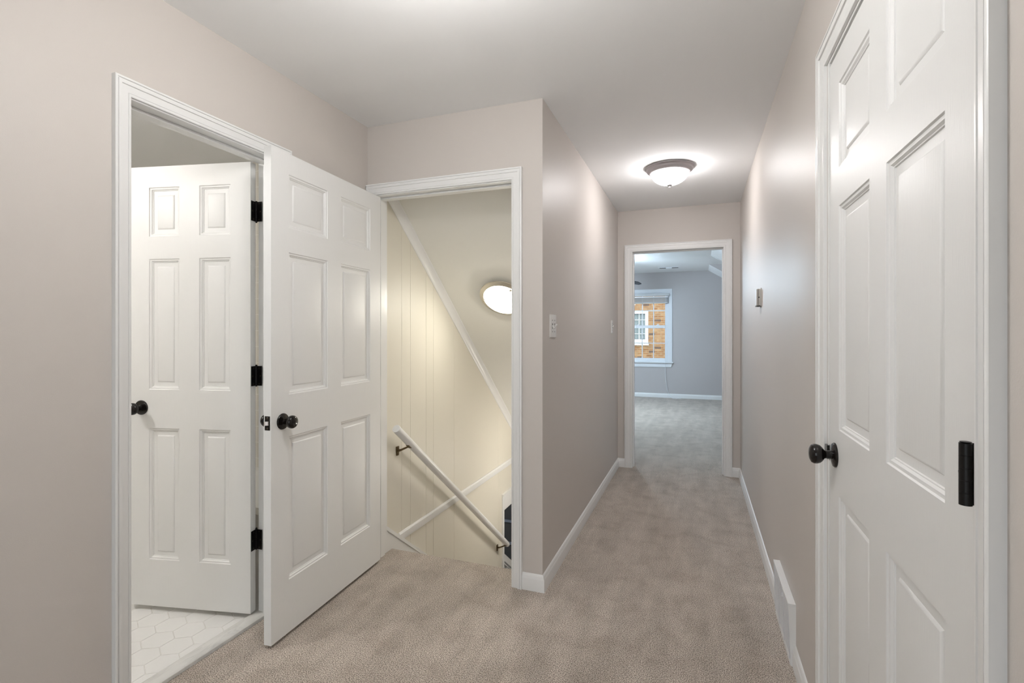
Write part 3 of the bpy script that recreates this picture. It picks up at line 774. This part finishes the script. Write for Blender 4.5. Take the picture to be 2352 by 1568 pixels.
for x in (-1.135, -.752):
    m = MB().box((x-.03, YB+.03, 1.433), (x+.03, YB+.06, 1.443)).lathe([(.012, 0), (.012, .01), (.004, .014)], (x, YB+.045, 1.443), seg=16).tube([(x, YB+.045, 1.455), (x+.028, YB+.04, 1.452)], .004, 8)
    m.build('sash_lock', 'vinyl', w1)
# raised blind
bl_ = empty('window_blind', (-.94, YB-.04, 2.07), 'raised white slatted blind bunched at the top of the bedroom window', 'window blind')
bl_.location = (0, 0, 0)
MB().box((WX0-.045, YB-.075, 2.012), (WX1+.018, YB-.02, 2.062)).build('headrail', 'blind', bl_, bevel=.004)
MB().box((WX0-.04, YB-.080, 1.985), (WX1-.01, YB-.070, 2.002)).build('valance_clip', 'vinyl', bl_)
m = MB()
for k in range(15):
    z = 1.992 - k*.0072
    m.box((WX0+.0, YB-.072+random.uniform(-.002, .002), z-.0045), (WX1-.012+random.uniform(-.004, .004), YB-.024, z-.001))
m.build('slats', 'blind', bl_)
MB().box((WX0, YB-.074, 1.868), (WX1-.014, YB-.022, 1.884)).build('bottom_rail', 'blind', bl_, bevel=.003)
cord = [(-.596, YB-.062, 1.98), (-.597, YB-.06, 1.6), (-.60, YB-.06, 1.2), (-.603, YB-.062, .8), (-.600, YB-.04, .5), (-.585, YB-.035, .3), (-.56, YB-.035, .15), (-.52, YB-.06, .05), (-.46, YB-.1, .006), (-.40, YB-.11, .005), (-.37, YB-.06, .005), (-.31, YB-.07, .005)]
MB().tube(cord, .0038, 8).build('pull_cord', 'vinyl', bl_)
# ceiling vent
cv = empty('ceiling_vent', (-.50, 9.70, CB), 'slim slotted vent in the bedroom ceiling near the far wall', 'vent')
MB().box((-.18, -.055, -.006), (.18, .055, 0)).build('frame', 'vinyl', cv, bevel=.002)
m = MB()
for x0 in (-.165, .055): MB().box((x0, -.045, -.008), (x0+.11, .045, -.0055)).build('slot', 'thermod', cv)
m = MB()
for k in range(5): m.box((-.05, -.04+k*.018, -.011), (.05, -.034+k*.018, -.005))
m.build('louvres', 'vinyl', cv)
# ceiling fan
cf = empty('ceiling_fan', (-1.50, 8.0, 0), 'dark bladed ceiling fan at the left edge of the bedroom view', 'ceiling fan')
MB().lathe([(0, CB), (.07, CB), (.065, CB-.04), (.02, CB-.05), (.014, CB-.06), (.014, 2.27), (0, 2.27)], seg=32).build('downrod', 'fan', cf)
MB().lathe([(0, 2.28), (.06, 2.27), (.10, 2.22), (.10, 2.14), (.06, 2.10), (0, 2.10)], seg=40).build('motor', 'fan', cf)
MB().lathe([(.055, 2.10), (.11, 2.085), (.115, 2.06), (.085, 2.02), (.03, 1.995), (0, 1.99)], seg=40).build('glass_shade', 'lamp_fan', cf)
for k in range(5):
    a = radians(2 + 72*k)
    m = MB(); pts = []
    for i in range(13):
        t = i/12; r = .15+.53*t; w = .050+.022*sin(pi*min(1, t*1.1)*.7)
        if t > .9: w *= sqrt(max(0, 1-((t-.9)/.1)**2))*.85+.15
        pts.append((r, w))
    ring = [(r, w) for r, w in pts] + [(r, -w) for r, w in pts[::-1]]
    ca, sa = cos(a), sin(a); tl = radians(13)
    def FB(u, v, t, ca=ca, sa=sa): 
        y = v*cos(tl); z = 2.145 - v*sin(tl) + t - .10*((u-.15)/.53); return (u*ca-y*sa, u*sa+y*ca, z)
    m.prism(ring, FB, -.004, .004); m.build('blade', 'fan', cf)
# unseen standing lamp, added for cool glare on the hallway wall
fl = empty('fill_lamp', (-2.1, 7.2, 0), 'unseen standing lamp with lit drum shade, added in the bedroom for its cool glare', 'floor lamp')
MB().lathe([(0, 0), (.13, 0), (.13, .012), (.03, .025), (0, .025)], seg=36).build('base', 'nickel', fl)
MB().lathe([(.009, .02), (.009, 1.2)], seg=16).build('pole', 'nickel', fl)
MB().lathe([(.16, 1.12), (.15, 1.42), (.146, 1.42), (.156, 1.12)], seg=48).build('lamp_shade', 'fill_standing', fl)
# dormer window frame
w2 = empty('window_2', (0, 0, 0), 'white window in the bedroom dormer recess', 'window', 'structure')
m = MB(); m.box((2.98, 8.55, .76), (3.0, 8.6, 2.25)).box((2.98, 9.3, .76), (3.0, 9.35, 2.25)).box((2.98, 8.55, 2.2), (3.0, 9.35, 2.25)).box((2.96, 8.53, .74), (3.0, 9.37, .8))
m.build('casing', 'vinyl', w2)
m = MB(); m.box((3.04, 8.6, 1.47), (3.07, 9.3, 1.52)).box((3.04, 8.6, .8), (3.07, 8.65, 2.2)).box((3.04, 9.25, .8), (3.07, 9.3, 2.2)).box((3.04, 8.6, .8), (3.07, 9.3, .85)).box((3.04, 8.6, 2.15), (3.07, 9.3, 2.2))
m.build('sash', 'vinyl', w2); MB().box((3.05, 8.62, .82), (3.054, 9.28, 2.18)).build('pane', 'glass', w2)

# unseen rear glazing, added to give the landing soft fill daylight
w3 = empty('fill_window', (0, 0, 0), 'unseen wide framed glazing added behind the viewpoint for fill daylight', 'window', 'structure')
m = MB(); a0, a1, b0, b1 = -1.65, .25, .12, 2.3
for x in (a0, (a0+a1)/2-.03, a1-.06): m.box((x, REAR-.10, b0), (x+.06, REAR-.02, b1))
m.box((a0, REAR-.10, b0), (a1, REAR-.02, b0+.06)).box((a0, REAR-.10, b1-.06), (a1, REAR-.02, b1)); m.build('frame', 'vinyl', w3)
MB().box((a0+.02, REAR-.064, b0+.02), (a1-.02, REAR-.058, b1-.02)).build('pane', 'glass', w3)

# ------------------------------------------------------------------ outdoors
struct(MB().box((-30, -40, -3.2), (30, REAR-.3, -3.0)), 'bounce_ground', 'paving', 'unseen pale ground added behind the viewpoint to bounce daylight indoors', 'ground')  # unseen reflector ground, sends daylight up to the landing ceiling
struct(MB().box((-30, YB+1, -3.2), (30, 60, -3.0)), 'ground_outside', 'lawn', 'ground outside beyond the bedroom window', 'ground')
bh = empty('brick_house', (-4, 20, -3), 'orange brick house facade seen through the bedroom window', 'house')
bh.location = (0, 0, 0)
nx0, nx1, nz0, nz1 = -2.95, -1.788, .905, 2.125
wall_y(20, 20.3, -12, 9, -3.0, 7.0, [(nx0, nx1, nz0, nz1)]).build('wall', 'brick', bh)
nw = MB().box((nx0, 19.97, nz0+.13), (nx0+.12, 20.1, nz1-.10)).box((nx1-.115, 19.97, nz0+.13), (nx1, 20.1, nz1-.10)).box((nx0, 19.97, nz1-.10), (nx1, 20.1, nz1)).box((nx0, 19.97, nz0), (nx1, 20.1, nz0+.13)).box((nx0, 20.0, 1.50), (nx1-.115, 20.06, 1.56)).build('window', 'vinyl', bh)
m = MB(); gw = (nx1-.115)-(nx0+.12)
for k in range(1, 4): m.box((nx0+.12+gw*k/4-.012, 20.02, nz0+.13), (nx0+.12+gw*k/4+.012, 20.04, nz1-.1))
for z in (1.25, 1.79): m.box((nx0+.12, 20.02, z-.012), (nx1-.115, 20.04, z+.012))
m.build('muntins', 'vinyl', nw)
MB().box((nx0+.1, 20.045, nz0+.1), (nx1-.1, 20.05, nz1-.09)).build('pane', 'glass', nw)
m = MB(); n_ = 60; vs = []
for i in range(n_+1):
    x = nx0+.1 + (nx1-nx0-.2)*i/n_; y = 20.12+.02*sin(i*1.25)
    vs += [(x, y, nz0+.05), (x, y, nz1-.12)]
m.add(vs, [(2*i, 2*i+2, 2*i+3, 2*i+1) for i in range(n_)], True); m.build('curtain', 'curtain', nw)
MB().box((nx0, 20.2, nz0), (nx1, 20.28, nz1)).build('dark_interior', 'lowwall', nw)
m = MB().box((nx0-.1, 19.93, nz0-.10), (nx1+.02, 20.0, nz0-.03)).build('sill_course', 'grout', bh)

# ------------------------------------------------------------------ world and camera
w = bpy.data.worlds.new('World'); SC.world = w; w.use_nodes = True
nt = w.node_tree; bg = nt.nodes['Background']
bg.inputs['Color'].default_value = (.90, .95, 1.0, 1); bg.inputs['Strength'].default_value = 1.5
def portal(loc, rot, sx, sy):
    l = bpy.data.lights.new('window_portal', 'AREA'); l.shape = 'RECTANGLE'; l.size = sx; l.size_y = sy; l.energy = 1
    l.cycles.is_portal = True
    o = bpy.data.objects.new('window_portal', l); COL.objects.link(o); o.location = loc; o.rotation_euler = rot
    return o
portal((-.94, YB+.16, 1.39), (-pi/2, 0, 0), .85, 1.45)
portal((-.7, REAR-.13, 1.21), (pi/2, 0, 0), 1.9, 2.2)
portal((3.14, 8.95, 1.5), (0, pi/2, 0), 1.45, .75)

cam = bpy.data.cameras.new('camera'); co = bpy.data.objects.new('camera', cam); COL.objects.link(co)
cam.sensor_fit = 'HORIZONTAL'; cam.sensor_width = 36; cam.lens = 1155.5/2352*36
cam.shift_y = (764.7-784)/2352
co.location = (0, 0, 1.2786); co.rotation_euler = (pi/2, 0, .3537)
cam.clip_start = .02; cam.clip_end = 200
SC.camera = co
vs_ = SC.view_settings
vs_.view_transform = 'Standard'; vs_.look = 'None'; vs_.exposure = .80; vs_.gamma = 1.; vs_.use_curve_mapping = False
